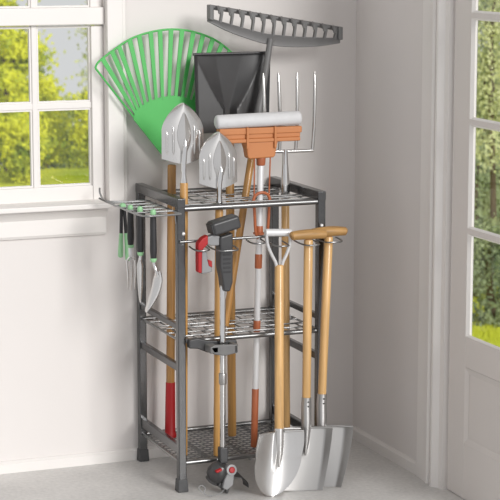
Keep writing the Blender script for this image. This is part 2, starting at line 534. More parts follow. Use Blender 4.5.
TREES = (
    # beyond the window
    (6, 38.6, 1.6, -2.75, 0.62, 'leaf_lime', 8500, 0.06, 'tall lime green tree filling the left panes of the window'),
    (44, 40.0, -1.30, -3.0, 0.24, 'leaf_lime', 2600, 0.05, 'small yellow green tree just right of the window muntin'),
    (68, 41.6, -1.95, -3.2, 0.50, 'leaf_green', 3600, 0.05, 'rounded mid green tree low in the right window panes'),
    (96, 39.0, -1.40, -3.0, 0.34, 'leaf_lime', 3000, 0.05, 'lime green tree partly hidden by the right window stile'),
    (109, 44.0, 1.35, -3.2, 0.62, 'leaf_pale', 2600, 0.055, 'pale sparse tall tree at the right edge of the window view'),
    (27, 43.5, -0.6, -3.6, 0.40, 'leaf_green', 3000, 0.055, 'green tree behind the tall lime green one'),
    (23, 36.5, -1.75, -3.0, 0.30, 'leaf_lime', 3400, 0.05, 'short lime green tree at the lawn edge left of the muntin'),
    (2, 47.5, -2.2, -4.4, 0.75, 'leaf_dark', 4200, 0.055, 'dark low tree at the far left of the window view'),
    (62, 46.0, -2.5, -4.2, 0.95, 'leaf_dark', 4600, 0.055, 'dark low tree farthest back in the window view'),
    # beyond the door
    (493, 23.6, 1.4, -1.2, 0.16, 'leaf_pale', 2600, 0.032, 'pale green tree in the upper door panes'),
    (480, 24.8, -0.9, -3.05, 0.26, 'leaf_dark', 3200, 0.035, 'small dark tree beside the hinge stile in the door view'),
    (505, 26.0, 0.6, -3.05, 0.28, 'leaf_dark', 4400, 0.035, 'dark green tree at the right in the door view'),
    (488, 27.4, 1.0, -3.05, 0.36, 'leaf_dark', 5600, 0.040, 'broad dark tree standing behind the pale one in the door view'),
    (494, 22.95, -1.75, -3.0, 0.22, 'leaf_dark', 3000, 0.035, 'low dark tree right behind the lawn in the lowest door pane'),
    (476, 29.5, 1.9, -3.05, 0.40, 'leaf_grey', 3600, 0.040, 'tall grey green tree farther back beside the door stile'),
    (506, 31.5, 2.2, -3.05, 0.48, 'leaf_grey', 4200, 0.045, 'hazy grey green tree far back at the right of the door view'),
)
for i, (px, d, zt, zl, rx, lm, n, lf, lab) in enumerate(TREES):
    tree(px, d, zt, zl, rx, lm, n, lf, lab, 30 + i)

rnd = random.Random(99)
gv = []; gf = []
for (pa, pb, da, db, n) in ((-12, 112, 34.0, 39.6, 26000), (462, 512, 19.5, 23.4, 7000)):
    for k in range(n):
        x, y = at_far(rnd.uniform(pa, pb), rnd.uniform(da, db))
        z = lawn_z(x, y)
        h = rnd.uniform(0.05, 0.10); a = rnd.gauss(0, 0.5)
        dx, dy = math.cos(a) * 0.02, math.sin(a) * 0.02
        o = len(gv)
        gv += [(x - dx, y - dy, z - 0.01), (x + dx, y + dy, z - 0.01), (x + dx * .3 + rnd.gauss(0, .01), y + 0.02, z + h)]
        gf.append((o, o + 1, o + 2))
me = bpy.data.meshes.new('grass'); me.from_pydata(gv, [], gf)
me.materials.append(M['lawn'])
grass = bpy.data.objects.new('grass', me); C.objects.link(grass)
grass['label'] = 'short bright green grass covering the lawn outside'; grass['category'] = 'grass'; grass['kind'] = 'stuff'

# ------------------------------------------------------------------ storage rack
W, D, H, HW = 0.456, 0.372, 0.90, 0.0125
ZT, ZM, ZB = 0.868, 0.466, 0.088
rack = thing('tool_rack', (W / 2, D / 2, 0), 'grey three tier metal garden tool rack on the floor in the corner', 'rack')
for (x, y) in ((0, 0), (W, 0), (0, D), (W, D)):
    p = MB().box((x - HW, y - HW, 0.035), (x + HW, y + HW, H)).build('post', 'rack', rack, bevel=0.0035, seg=3)
    cap = MB()
    cap.add([(x + s * 0.0172, y + t * 0.0172, 0.0) for s, t in ((-1, -1), (1, -1), (1, 1), (-1, 1))]
            + [(x + s * 0.0150, y + t * 0.0150, 0.040) for s, t in ((-1, -1), (1, -1), (1, 1), (-1, 1))],
            [(3, 2, 1, 0), (4, 5, 6, 7), (0, 1, 5, 4), (1, 2, 6, 5), (2, 3, 7, 6), (3, 0, 4, 7)])
    cap.build('foot_cap', 'rubber', p, bevel=0.003)
for x in (0, W):
    for (z0, z1, hw, nm) in ((0.872, 0.9005, HW, 'top_rail'), (0.499, 0.516, 0.008, 'side_rail'), (0.371, 0.393, 0.008, 'side_rail'), (0.113, 0.143, 0.008, 'side_rail')):
        if nm == 'top_rail':
            MB().box((x - hw - 0.0006, -HW - 0.0006, z0), (x + hw + 0.0006, D + HW + 0.0006, z1)).build(nm, 'rack', rack, bevel=0.0025)
        else:
            MB().box((x - hw, HW - 0.002, z0), (x + hw, D - HW + 0.002, z1)).build(nm, 'rack', rack, bevel=0.0025)
    for z in (ZM, ZB):
        MB().tube([(x, 0, z), (x, D, z)], 0.004, 10).build('side_rod', 'wire', rack)
for (z, r) in ((ZT, 0.0088), (ZM, 0.0076), (ZB, 0.0076)):
    for y in (0, D):
        MB().tube([(0, y, z), (W, y, z)], r, 14).build('cross_rod', 'rod', rack)
# slotted wire grids on the two upper tiers; the tools pass through the slots
HANDLES = [(0.04, 0.075), (0.138, 0.036), (0.084, 0.33), (0.27, 0.262), (0.29, 0.09), (0.414, 0.18), (0.283, 0.204), (0.13, 0.038), (0.255, 0.245), (0.28, 0.09), (0.408, 0.162), (0.075, 0.312)]
rows = [0.0, 0.057, 0.112, 0.152, 0.232, 0.292, 0.352]
g = MB()                                  # top tier: open square lattice
for y in rows[1:]:
    g.tube([(0.0, y, ZT + 0.002), (W, y, ZT + 0.002)], 0.0023, 8)
for x in (0.014, 0.062, 0.110, 0.162, 0.208, 0.240, 0.310, 0.352, 0.388, 0.436):
    g.tube([(x, 0, ZT - 0.002), (x, D, ZT - 0.002)], 0.0023, 8)
g.build('wire_grid', 'wire', rack)
rows = [0.0, 0.057, 0.112, 0.178, 0.222, 0.292, 0.352]
g = MB()                                  # middle tier: staggered slots
for y in rows[1:]:
    g.tube([(0.0, y, ZM + 0.003), (W, y, ZM + 0.003)], 0.0026, 8)
for k in range(len(rows)):
    y0 = rows[k]; y1 = rows[k + 1] if k + 1 < len(rows) else D
    for i in range(9):
        x = 0.035 + i * 0.052 + (0.026 if k % 2 else 0)
        if x > W - 0.02: continue
        if any(abs(hx - x) < 0.019 and y0 - 0.005 < hy < y1 + 0.005 for hx, hy in HANDLES): continue
        g.tube([(x, y0 - 0.004, ZM), (x, y1 + 0.004, ZM)], 0.0026, 8)
g.build('wire_grid', 'wire', rack)
# expanded mesh bottom shelf
g = MB()
zs = ZB - 0.004
def clip_diag(c0, s):
    pts = []
    for x in (0.006, W - 0.006):
        y = (x - c0) * s
        if 0.004 <= y <= D - 0.004: pts.append((x, y))
    for y in (0.004, D - 0.004):
        x = y / s + c0
        if 0.006 < x < W - 0.006: pts.append((x, y))
    return pts[:2] if len(pts) >= 2 else None
for s in (0.8, -0.8):
    c0 = -1.1
    while c0 < 1.6:
        q = clip_diag(c0, s)
        if q and (Vector(q[0]) - Vector(q[1])).length > 0.01:
            zz = zs if s > 0 else zs - 0.0016
            g.tube([(*q[0], zz), (*q[1], zz)], 0.0027, 6, flat=0.6)
        c0 += 0.037
g.build('mesh_shelf', 'mesh', rack, smooth=0)
for x in (0.11, 0.228, 0.346):
    MB().box((x - 0.004, 0, zs - 0.010), (x + 0.004, D, zs - 0.003)).build('shelf_brace', 'mesh', rack)
# bolts
def bolt(p, d):
    b = MB(); b.M = frame(p, Vector(p) + Vector(d))
    b.lathe([(0.0055, -0.001), (0.0055, 0.0012), (0.0042, 0.0032), (0.002, 0.0042), (0, 0.0045)], 14)
    b.build('bolt', 'bolt', rack)
for x in (0.006, W - 0.001):
    bolt((x, -HW, 0.795), (0, -1, 0))
for z in (0.466, 0.088):
    bolt((-HW, -0.003, z), (-1, 0, 0)); bolt((-HW, D - 0.003, z), (-1, 0, 0))
bolt((0.020, -0.006, ZM + 0.002), (0.3, -1, 0))
# hook rail across the front
YR = -0.019
rail = MB()
rail.tube([(-0.008, YR, 0.772), (0.30, YR, 0.773), (0.468, YR, 0.774)], 0.0042, 10)
rail = rail.build('hook_rail', 'rod', rack)
def hook(x0, x1, y1, z):
    """flat U of wire reaching forward from the rail"""
    xm = (x0 + x1) / 2
    pts = smooth_curve([(x0, YR, z), (x0, (YR + y1) / 2, z - 0.003), (x0 + (xm - x0) * 0.25, y1 + 0.006, z - 0.004), (xm, y1, z - 0.004),
                        (x1 - (x1 - xm) * 0.25, y1 + 0.006, z - 0.004), (x1, (YR + y1) / 2, z - 0.003), (x1, YR, z)], 5)
    MB().tube(pts, 0.0026, 8).build('hook', 'rod', rail)
hook(0.080, 0.154, -0.108, 0.756)
hook(0.022, 0.068, -0.086, 0.757)
hook(0.205, 0.250, -0.075, 0.766)
hook(0.275, 0.321, -0.092, 0.756)
hook(0.358, 0.414, -0.112, 0.757)
hook(0.438, 0.500, -0.085, 0.757)
# side hanger of wire on the left
sh = MB()
z = 0.86
outer = smooth_curve([(-0.012, -0.045, z), (-0.09, -0.056, z), (-0.132, -0.045, z + 0.001), (-0.141, 0.06, z + 0.001), (-0.142, 0.20, z + 0.002), (-0.150, 0.275, z + 0.006), (-0.146, 0.33, z + 0.022), (-0.140, 0.352, z + 0.034)], 5)
sh.tube(outer, 0.0030, 8)
sh.tube([(-0.014, -0.045, z), (-0.014, 0.27, z)], 0.0030, 8)
sh.tube([(-0.075, -0.050, z), (-0.075, 0.27, z)], 0.0026, 8)
for y in (0.012, 0.068, 0.128, 0.185, 0.24):
    sh.tube([(-0.012, y, z + 0.002), (-0.128, y, z + 0.002), (-0.141, y + 0.004, z + 0.001)], 0.0026, 8)
sh.tube(smooth_curve([(-0.012, 0.27, z), (-0.08, 0.27, z), (-0.142, 0.268, z + 0.004), (-0.17, 0.262, z + 0.016)], 4), 0.0028, 8)
for y in (0.0, 0.2):
    sh.tube(smooth_curve([(-0.014, y, z), (-0.014, y, z - 0.02), (-0.0125, y, z - 0.035)], 3), 0.0028, 8)
sh.build('side_hanger', 'wire', rack)
# pole clamp on the middle tier
cl = MB()
cl.prism([(0.013, 0.450), (0.013, 0.476), (0.040, 0.480), (0.075, 0.470), (0.165, 0.466), (0.170, 0.446), (0.150, 0.432), (0.105, 0.428), (0.070, 0.434), (0.040, 0.448)], -0.040, -0.0145, axis=1)
cl = cl.build('pole_clamp', 'darkplastic', rack, bevel=0.004)
j = MB()
j.prism([(0.062, 0.458), (0.075, 0.466), (0.150, 0.463), (0.150, 0.436), (0.108, 0.430), (0.074, 0.437)], -0.088, -0.076, axis=1)
j.box((0.062, -0.088, 0.440), (0.090, -0.036, 0.462))
j.box((0.138, -0.088, 0.436), (0.151, -0.036, 0.463))
j.build('clamp_jaw', 'greyplastic', cl, bevel=0.004)
s = MB(); s.M = frame((0.158, -0.040, 0.449), (0.158, -0.06, 0.449))
s.lathe([(0.008, 0), (0.008, 0.008), (0.006, 0.011), (0.003, 0.012), (0.003, 0.009), (0, 0.009)], 14)
s.build('clamp_screw', 'chrome', cl)

# ------------------------------------------------------------------ tools
def shaft(parent, p0, p1, r0, r1=None, m='wood', name='shaft', n=18, round_ends=True):
    r1 = r1 or r0
    b = MB(); L = (Vector(p1) - Vector(p0)).length
    b.M = frame(p0, p1)
    b.lathe([(r0 * 0.7, 0), (r0 * 0.93, 0.0015), (r0, 0.004), ((r0 + r1) / 2, L / 2), (r1, L - 0.004), (r1 * 0.93, L - 0.0015), (r1 * 0.7, L)], n)
    return b.build(name, m, parent)

# --- green fan rake
gr = thing('fan_rake', (0.066, 0.294, 0.09), 'green plastic fan rake with wooden handle standing head up at the left', 'rake')
g0 = (0.0662, 0.294, 0.09); g1 = (0.0925, 0.335, 0.960)
shaft(gr, g0, g1, 0.0138, 0.0135, 'wooddark')
rs = MB(); rs.M = frame(g0, g1)
rs.lathe([(0.019, -0.0005), (0.021, 0.004), (0.0195, 0.012), (0.017, 0.020), (0.0162, 0.10), (0.0152, 0.175), (0.0150, 0.178), (0.0138, 0.178)], 20)
rs.build('grip_end', 'red', gr)
AP = Vector((0.093, 0.336, 0.940))        # apex of the fan
def fan(x, z, dy=0.0):                    # head leans back slightly and bows
    return (x, 0.336 + (z - 0.94) * 0.028 + dy, z)
arc_pts = [(-0.150, 1.268), (-0.134, 1.291), (-0.053, 1.345), (0.000, 1.367), (0.062, 1.3795), (0.120, 1.381), (0.180, 1.371), (0.245, 1.346), (0.300, 1.305), (0.335, 1.262)]
arc = smooth_curve([fan(*p) for p in arc_pts], 8)
hub = MB()                                # solid fan plate
pl = [(0.066, 0.985), (-0.030, 1.106), (-0.026, 1.128), (-0.012, 1.142), (0.020, 1.160), (0.060, 1.172), (0.100, 1.176), (0.140, 1.170), (0.180, 1.152), (0.204, 1.128), (0.204, 1.106), (0.120, 0.985), (0.110, 0.975), (0.076, 0.975)]
hub.add([fan(*p) for p in pl] + [fan(*p, 0.006) for p in pl],
        [tuple(range(len(pl))), tuple(range(len(pl), 2 * len(pl)))[::-1]] + [(i, i + len(pl), (i + 1) % len(pl) + len(pl), (i + 1) % len(pl)) for i in range(len(pl))])
hub.build('fan_plate', 'green', gr, smooth=30)
sk = MB(); sk.M = frame((0.0930, 0.3360, 0.972), (0.0940, 0.3390, 1.05))
sk.lathe([(0.0160, 0), (0.0165, 0.003), (0.015, 0.03), (0.010, 0.06), (0.005, 0.075)], 18)
sk.build('socket', 'green', gr)
rim = MB()
rim.tube([(p[0], p[1] + 0.003, p[2]) for p in arc], 0.0034, 8)
rim.tube([fan(-0.150, 1.268, 0.003), fan(-0.028, 1.112, 0.003)], 0.0032, 8)
rim.tube([fan(0.335, 1.262, 0.003), fan(0.203, 1.112, 0.003)], 0.0032, 8)
rim.build('rim', 'green', gr)
cum = [0.0]
for i in range(1, len(arc)): cum.append(cum[-1] + (arc[i] - arc[i - 1]).length)
edge_l, edge_r = Vector((-0.026, 1.116)), Vector((0.202, 1.112))
NT = 15
for k in range(NT):
    u = (k + 0.80) / (NT + 0.6)
    i = next(j for j in range(len(cum)) if cum[j] >= u * cum[-1])
    top = Vector(arc[i])
    a_ = PI * (1.0 - (k + 0.6) / (NT + 0.2))        # base of the tine on the rounded plate edge
    bx, bz = 0.088 + 0.104 * math.cos(a_), 1.106 + 0.058 * math.sin(a_)
    bot = Vector(fan(bx, bz))
    d = (Vector((bot.x, 0, bot.z)) - Vector((top.x, 0, top.z))).normalized()
    nrm = Vector((-d.z, 0, d.x))
    wt, wb = 0.0072, 0.0048
    t = MB()
    a = [top + nrm * wt, top - nrm * wt, bot - nrm * wb, bot + nrm * wb]
    th = Vector((0, 0.005, 0))
    t.add(a + [p + th for p in a], [(0, 1, 2, 3), (7, 6, 5, 4), (0, 4, 5, 1), (1, 5, 6, 2), (2, 6, 7, 3), (3, 7, 4, 0)])
    t.build('tine', 'green', gr, smooth=0)

# --- black scoop shovel behind
sc = thing('snow_shovel', (0.255, 0.233, 0.09), 'black plastic scoop shovel with wide flat edge standing upside down', 'shovel')
s0 = (0.255, 0.233, 0.09); s1 = (0.262, 0.270, 1.075)
shaft(sc, s0, s1, 0.0135, 0.0135, 'woodmid')
def pan_fn(u, v):
    # u across, v from the lip (top) down to the neck
    z = 1.306 - v * 0.245
    xl = 0.148; xr = 0.403 - 0.012 * v
    x = xl + (xr - xl) * u
    y = 0.290 - 0.016 * v
    xc = 0.272 - 0.006 * v
    half = 0.022 + 0.098 * max(0.0, 1 - v / 0.70) ** 0.9      # V shaped hollow running down to the neck
    dd = max(0.0, 1 - abs(x - xc) / half)
    y += (0.010 + 0.022 * v) * min(1.0, dd * 1.6) ** 0.8
    e = min(u, 1 - u)
    y -= 0.014 * max(0.0, 1 - e / 0.05)
    return (x, y, z)
MB().sheet(pan_fn, 90, 40, 0.004).build('scoop_blade', 'pan', sc, smooth=35)
lip = MB().tube([(0.147, 0.285, 1.307), (0.404, 0.285, 1.307)], 0.0042, 10)
lip.build('lip', 'pan', sc)
nk = MB(); nk.M = frame((0.2608, 0.2665, 0.99), (0.2645, 0.3000, 1.12))
nk.lathe([(0.0150, 0), (0.0160, 0.004), (0.0165, 0.07), (0.014, 0.11), (0.008, 0.125)], 18)
nk.build('neck', 'pan', sc)

# --- big grey landscape rake
lr = thing('landscape_rake', (0.195, 0.136, 0.466), 'wide grey plastic rake with short curved tines standing highest of all', 'rake')
l0 = (0.195, 0.136, 0.4715); l1 = (0.352, 0.240, 1.150)
shaft(lr, l0, l1, 0.0115, 0.0115, 'wooddark')
st = MB()
st.tube(smooth_curve([(0.338, 0.2310, 1.085), (0.349, 0.238, 1.135), (0.368, 0.244, 1.22), (0.392, 0.249, 1.352)], 4), [0.0135, 0.0138, 0.0135, 0.013, 0.0125, 0.012, 0.0112, 0.0108, 0.0104, 0.0102, 0.0100, 0.0098, 0.0095], 14)
st.build('stem', 'greyplastic', lr)
xa, xb = 0.190, 0.630
def interp(tab, x):
    if x <= tab[0][0]: return tab[0][1]
    for (x0, z0), (x1, z1) in zip(tab, tab[1:]):
        if x <= x1:
            return z0 + (z1 - z0) * (x - x0) / (x1 - x0)
    return tab[-1][1]
def smooth_tab(tab):
    return [(p.x, p.y) for p in smooth_curve([(x, z, 0) for x, z in tab], 5)]
T_TOP = [(0.190, 1.457), (0.412, 1.419), (0.632, 1.381)]
T_IN = smooth_tab([(0.186, 1.421), (0.244, 1.404), (0.294, 1.390), (0.344, 1.3765), (0.395, 1.366), (0.497, 1.356), (0.600, 1.351), (0.634, 1.350)])
T_OUT = smooth_tab([(0.184, 1.409), (0.244, 1.380), (0.311, 1.355), (0.378, 1.335), (0.429, 1.3265), (0.497, 1.323), (0.566, 1.325), (0.634, 1.333)])
bw = MB()
def bow_fn(u, v):
    x = 0.185 + 0.448 * u
    zb = interp(T_OUT, x); zt = interp(T_IN, x)
    return (x, 0.252 - 0.006 * v + 0.003 * math.sin(PI * v), zb + (zt - zb) * v)
bw.sheet(bow_fn, 64, 5, 0.012)
bw.build('bow', 'greyplastic', lr, bevel=0.002, smooth=40)
for x0, x1 in ((0.185, 0.200), (0.620, 0.636)):
    MB().prism([(x0, interp(T_IN, x0) - 0.006), (x1, interp(T_IN, x1) - 0.006), (x1, interp(T_TOP, x1) + 0.004), (x0, interp(T_TOP, x0) + 0.004)], 0.238, 0.266, axis=1).build('end_plate', 'greyplastic', lr, bevel=0.003)
tb = MB()
tp = [(xa + (xb - xa) * i / 24, 0.254, interp(T_TOP, xa + (xb - xa) * i / 24) - 0.003) for i in range(25)]
tb.tube(tp, 0.0082, 10, flat=0.9)
tb.build('top_bar', 'greyplastic', lr)
for k in range(12):
    x = 0.222 + 0.0352 * k
    zt = interp(T_TOP, x); zb2 = interp(T_IN, x + 0.004) - 0.004
    f = MB()                                     # flat hooked tine with a thick root on the bar
    f.prism([(x - 0.016, zt + 0.004), (x + 0.009, zt + 0.001), (x + 0.012, zt - 0.012), (x + 0.0105, zt * 0.5 + zb2 * 0.5), (x + 0.006, zb2),
             (x + 0.000, zb2), (x + 0.0042, zt * 0.5 + zb2 * 0.5), (x + 0.003, zt - 0.014), (x - 0.008, zt - 0.007)], 0.246, 0.260, axis=1)
    f.tube(smooth_curve([(x - 0.004, 0.250, zt - 0.001), (x - 0.010, 0.236, zt + 0.002), (x - 0.013, 0.222, zt - 0.006), (x - 0.014, 0.214, zt - 0.018)], 4), [0.0052] * 4 + [0.0045] * 5 + [0.0035] * 3 + [0.002], 8)
    f.build('tine', 'greyplastic', lr)

# --- two slotted steel shovels standing head up
def slotted(base, top_of_wood, neck_top, tip, halfw, zsh, label, seed):
    t = thing('slotted_shovel', base, label, 'shovel', None)
    shaft(t, base, top_of_wood, 0.0125, 0.0122, 'woodmid')
    dirv = (Vector(neck_top) - Vector(base)).normalized()
    f = MB(); L = (Vector(neck_top) - Vector(top_of_wood)).length
    f.M = frame(lerp(top_of_wood, base, 0.012), neck_top)
    f.lathe([(0.0100, 0), (0.0102, 0.012), (0.0072, 0.03), (0.0068, L * 0.6), (0.0075, L)], 16)
    f.build('ferrule', 'chrome', t)
    y0 = tip[1]
    Z0 = zsh; Z1 = tip[2]; cx = tip[0]
    Lb = Z1 - Z0
    def hw(v):                              # half width up the blade, v=0 at shoulder
        if v < 0.50: return halfw * (1.0 - 0.02 * v) + 0.001
        q = (v - 0.50) / 0.50
        return halfw * 0.99 * max(0.0, 1 - q ** 1.7) ** 0.80 + 0.001
    def blade(u, v):
        s = u * 2 - 1
        h = hw(v)
        x = cx + s * h
        z = Z0 + Lb * v + 0.010 * abs(s) ** 1.5 * (1 - v) - 0.008 * (1 - abs(s)) * (1 - v) ** 4
        y = y0 + 0.014 * s * s + 0.003 * (v ** 2)
        return (x, y, z)
    MB().sheet(blade, 48, 48, 0.0025).build('blade', 'steel', t, smooth=60)
    def on(s, v, dy):
        p = blade((s + 1) / 2, v); return (p[0], p[1] + dy, p[2])
    for (sc_, va, vb, r) in ((-0.50, 0.12, 0.60, 0.0038), (0.50, 0.12, 0.60, 0.0038), (-0.78, 0.10, 0.50, 0.0034), (0.78, 0.10, 0.50, 0.0034)):
        k = 12
        MB().tube([on(sc_ * (hw(0) / hw(va + (vb - va) * i / k)), va + (vb - va) * i / k, -0.0005) for i in range(k + 1)], [r * 0.3, r * 0.8] + [r] * (k - 3) + [r * 0.8, r * 0.3], 10).build('rib', 'steel', t)
    def leaf_fn(u, v):                       # pointed keel shaped leaf on the middle of the blade
        s = u * 2 - 1
        lw = halfw * (0.33 * math.sin(PI * min(1, v * 0.98 + 0.02)) ** 0.85 * (1.12 - 0.3 * v) + 0.01)
        vv = 0.14 + 0.70 * v
        sv = s * lw / hw(vv)
        return on(sv, vv, -0.0025 - 0.0075 * (1 - abs(s)) * math.sin(PI * min(1, v * 0.96 + 0.02)) ** 0.6)
    MB().sheet(leaf_fn, 16, 40, 0.002).build('leaf', 'steel', t, smooth=25)
    sp = MB()                                # socket tongue running up the blade
    a = Vector(neck_top)
    sp.tube([a - dirv * 0.03, a, (a.x * .5 + cx * .5, y0 - 0.010, Z0 + Lb * 0.20), (cx, y0 - 0.011, Z0 + Lb * 0.30), (cx, y0 - 0.009, Z0 + Lb * 0.40)], [0.0078, 0.0085, 0.0080, 0.0065, 0.002], 14)
    sp.build('socket', 'chrome', t)
    return t
slotted((0.034, 0.078, 0.088), (0.040, 0.0755, 0.937), (0.0395, 0.0755, 0.998), (0.0435, 0.080, 1.176), 0.066, 0.999,
        'steel shovel with pointed slotted blade, the taller one left of its twin', 1)
slotted((0.131, 0.039, 0.088), (0.1385, 0.0365, 0.872), (0.1385, 0.0355, 0.932), (0.1425, 0.040, 1.089), 0.0605, 0.924,
        'steel shovel with pointed slotted blade, the lower one in front beside the orange mop', 2)

# --- orange roller mop
mp = thing('roller_mop', (0.273, 0.09, 0.088), 'orange squeeze mop with white foam roller on a white pole', 'mop')
m0 = Vector((0.273, 0.09, 0.088)); m1 = Vector((0.296, 0.09, 1.010))
def mz(z):
    t = (z - m0.z) / (m1.z - m0.z); return tuple(m0.lerp(m1, t))
shaft(mp, mz(0.088), mz(0.277), 0.0105, 0.0110, 'copper', 'lower_sleeve')
shaft(mp, mz(0.270), mz(1.006), 0.0098, 0.0098, 'whitepole', 'pole')
shaft(mp, mz(0.455), mz(0.494), 0.0112, 0.0112, 'copper', 'sleeve')
shaft(mp, mz(0.655), mz(0.702), 0.0114, 0.0114, 'copper', 'sleeve')
shaft(mp, mz(0.752), mz(0.790), 0.0130, 0.0112, 'copper', 'sleeve')
rl = MB(); rl.M = frame((0.145, 0.083, 1.114), (0.421, 0.083, 1.1185))
rl.lathe([(0.014, 0), (0.0195, 0.003), (0.0215, 0.008), (0.0218, 0.14), (0.0215, 0.270), (0.0195, 0.275), (0.014, 0.278)], 28)
rl.build('roller', 'sponge', mp)
hd = MB()
hd.box((0.153, 0.070, 1.074), (0.424, 0.098, 1.094))
hd.box((0.158, 0.074, 1.060), (0.420, 0.104, 1.076))
hd.box((0.165, 0.068, 1.049), (0.418, 0.100, 1.061))
hd = hd.build('head_frame', 'orange', mp, bevel=0.003)
for x in (0.243, 0.334):
    MB().box((x - 0.004, 0.064, 1.030), (x + 0.004, 0.100, 1.096)).build('clip', 'orange', hd, bevel=0.002)
yk = MB().prism([(0.234, 1.052), (0.347, 1.052), (0.341, 1.030), (0.337, 1.006), (0.332, 1.000), (0.252, 0.998), (0.246, 1.004), (0.242, 1.028)], 0.072, 0.108, axis=1)
yk.build('yoke', 'orange', mp, bevel=0.005)
shaft(mp, mz(0.975), mz(1.008), 0.0135, 0.0150, 'copper', 'collar')
for dx in (-0.026, 0.026):
    top = Vector(mz(1.004)) + Vector((dx, -0.012, 0)); bot = Vector(mz(0.885)) + Vector((dx * 0.95, -0.012, 0))
    MB().tube([top, bot], 0.0024, 8).build('lever_rod', 'copper', mp)
lv = MB()
c0 = Vector(mz(0.868)) + Vector((0, -0.014, 0))
lv.tube(smooth_curve([c0 + Vector((-0.030, 0, -0.012)), c0 + Vector((-0.022, 0, 0.016)), c0 + Vector((0, -0.002, 0.026)), c0 + Vector((0.022, 0, 0.016)), c0 + Vector((0.030, 0, -0.012))], 5), 0.0048, 10)
for s in (-1, 1):
    lv.tube(smooth_curve([c0 + Vector((s * 0.026, 0, 0.008)), c0 + Vector((s * 0.023, -0.001, -0.05)), c0 + Vector((s * 0.019, 0.001, -0.098)), c0 + Vector((s * 0.010, 0.004, -0.116))], 5), 0.0046, 10)
lv.build('squeeze_lever', 'copper', mp)
cr = MB(); cr.M = frame(mz(0.762), mz(0.775)); cr.lathe([(0.012, 0), (0.019, 0.001), (0.019, 0.006), (0.012, 0.007)], 18)
cr.build('ring', 'copper', mp)

# --- garden fork
fk = thing('garden_fork', (0.396, 0.124, 0.088), 'four tined steel garden fork standing tines up at the right', 'fork')
f0 = (0.3965, 0.124, 0.088); f1 = (0.4145, 0.1800, 0.870)
shaft(fk, f0, f1, 0.0130, 0.0125, 'wood')
fn = MB(); fn.M = frame((0.4138, 0.178, 0.845), (0.4165, 0.187, 1.012)); 
fn.lathe([(0.0138, 0), (0.0142, 0.004), (0.0138, 0.06), (0.0095, 0.12), (0.0085, 0.165)], 16)
fn.build('ferrule', 'chrome', fk)
fb = MB().tube([(0.343, 0.187, 1.006), (0.43, 0.186, 1.0035), (0.511, 0.187, 1.003)], 0.0056, 10)
fb.build('crossbar', 'steel', fk)
for (xb_, xt) in ((0.345, 0.343), (0.397, 0.394), (0.452, 0.457), (0.509, 0.517)):
    f = MB()
    f.tube(smooth_curve([(xb_, 0.187, 1.002), (xb_ + (xt - xb_) * .3, 0.180, 1.08), (xb_ + (xt - xb_) * .7, 0.182, 1.17), (xt, 0.190, 1.25)], 5), [0.0056] * 12 + [0.0052] * 2 + [0.0044, 0.0022], 10)
    f.build('tine', 'steel', fk)

# --- D handled round shovel in front
ds = thing('round_shovel', (0.232, -0.158, 0.0), 'round pointed steel shovel with white D handle and wooden shaft leaning in front', 'shovel')
d0 = (0.2695, -0.125, 0.170); d1 = (0.297, -0.055, 0.690)
shaft(ds, d0, d1, 0.0142, 0.0138, 'wood')
gp = MB().tube([(0.255, -0.043, 0.789), (0.341, -0.043, 0.784)], [0.0115, 0.0115], 16)
gp.build('grip', 'whitepole', ds, bevel=0.003)
yo = MB()
for s, xt in ((-1, 0.260), (1, 0.336)):
    yo.tube(smooth_curve([(xt, -0.043, 0.786), (xt - s * 0.001, -0.048, 0.755), (0.2968 + s * 0.026, -0.055, 0.725), (0.2968 + s * 0.011, -0.056, 0.695), (0.2962 + s * 0.007, -0.057, 0.668)], 5), 0.0048, 10, flat=1.4)
yo.build('yoke', 'whitepole', ds)
def round_blade(u, v):
    s = u * 2 - 1
    if v < 0.42: h = 0.0735 + 0.004 * math.sin(PI * v / 0.42)
    else:
        q = (v - 0.42) / 0.58
        h = 0.0735 * max(0, 1 - q ** 2.1) ** 0.62 + 0.002
    c = lerp((0.2655, -0.128, 0.190), (0.234, -0.160, 0.001), v)
    x = c[0] + s * h
    z = c[2] + 0.004 * abs(s) * (1 - v)
    y = c[1] - 0.030 * s * s * (1 - 0.55 * v) * (h / 0.0735) + 0.004
    rid = max(0, 1 - abs(s) / 0.16) * max(0, 1 - v / 0.62)
    y -= 0.014 * rid
    return (x, y, z)
MB().sheet(round_blade, 56, 40, 0.0022).build('blade', 'steel', ds, smooth=60)
so = MB()
so.tube([(0.2708, -0.121, 0.200), (0.2680, -0.128, 0.160), (0.2655, -0.136, 0.125), (0.261, -0.142, 0.085)], [0.0160, 0.0150, 0.0110, 0.0030], 16)
so.build('socket', 'steel', ds)
for s in (-1, 1):
    tr_ = MB(); tr_.tube([(0.2655 + s * 0.018, -0.134, 0.192), (0.2655 + s * 0.045, -0.142, 0.194), (0.2655 + s * 0.072, -0.155, 0.195)], 0.0032, 8)
    tr_.build('tread', 'steel', ds)

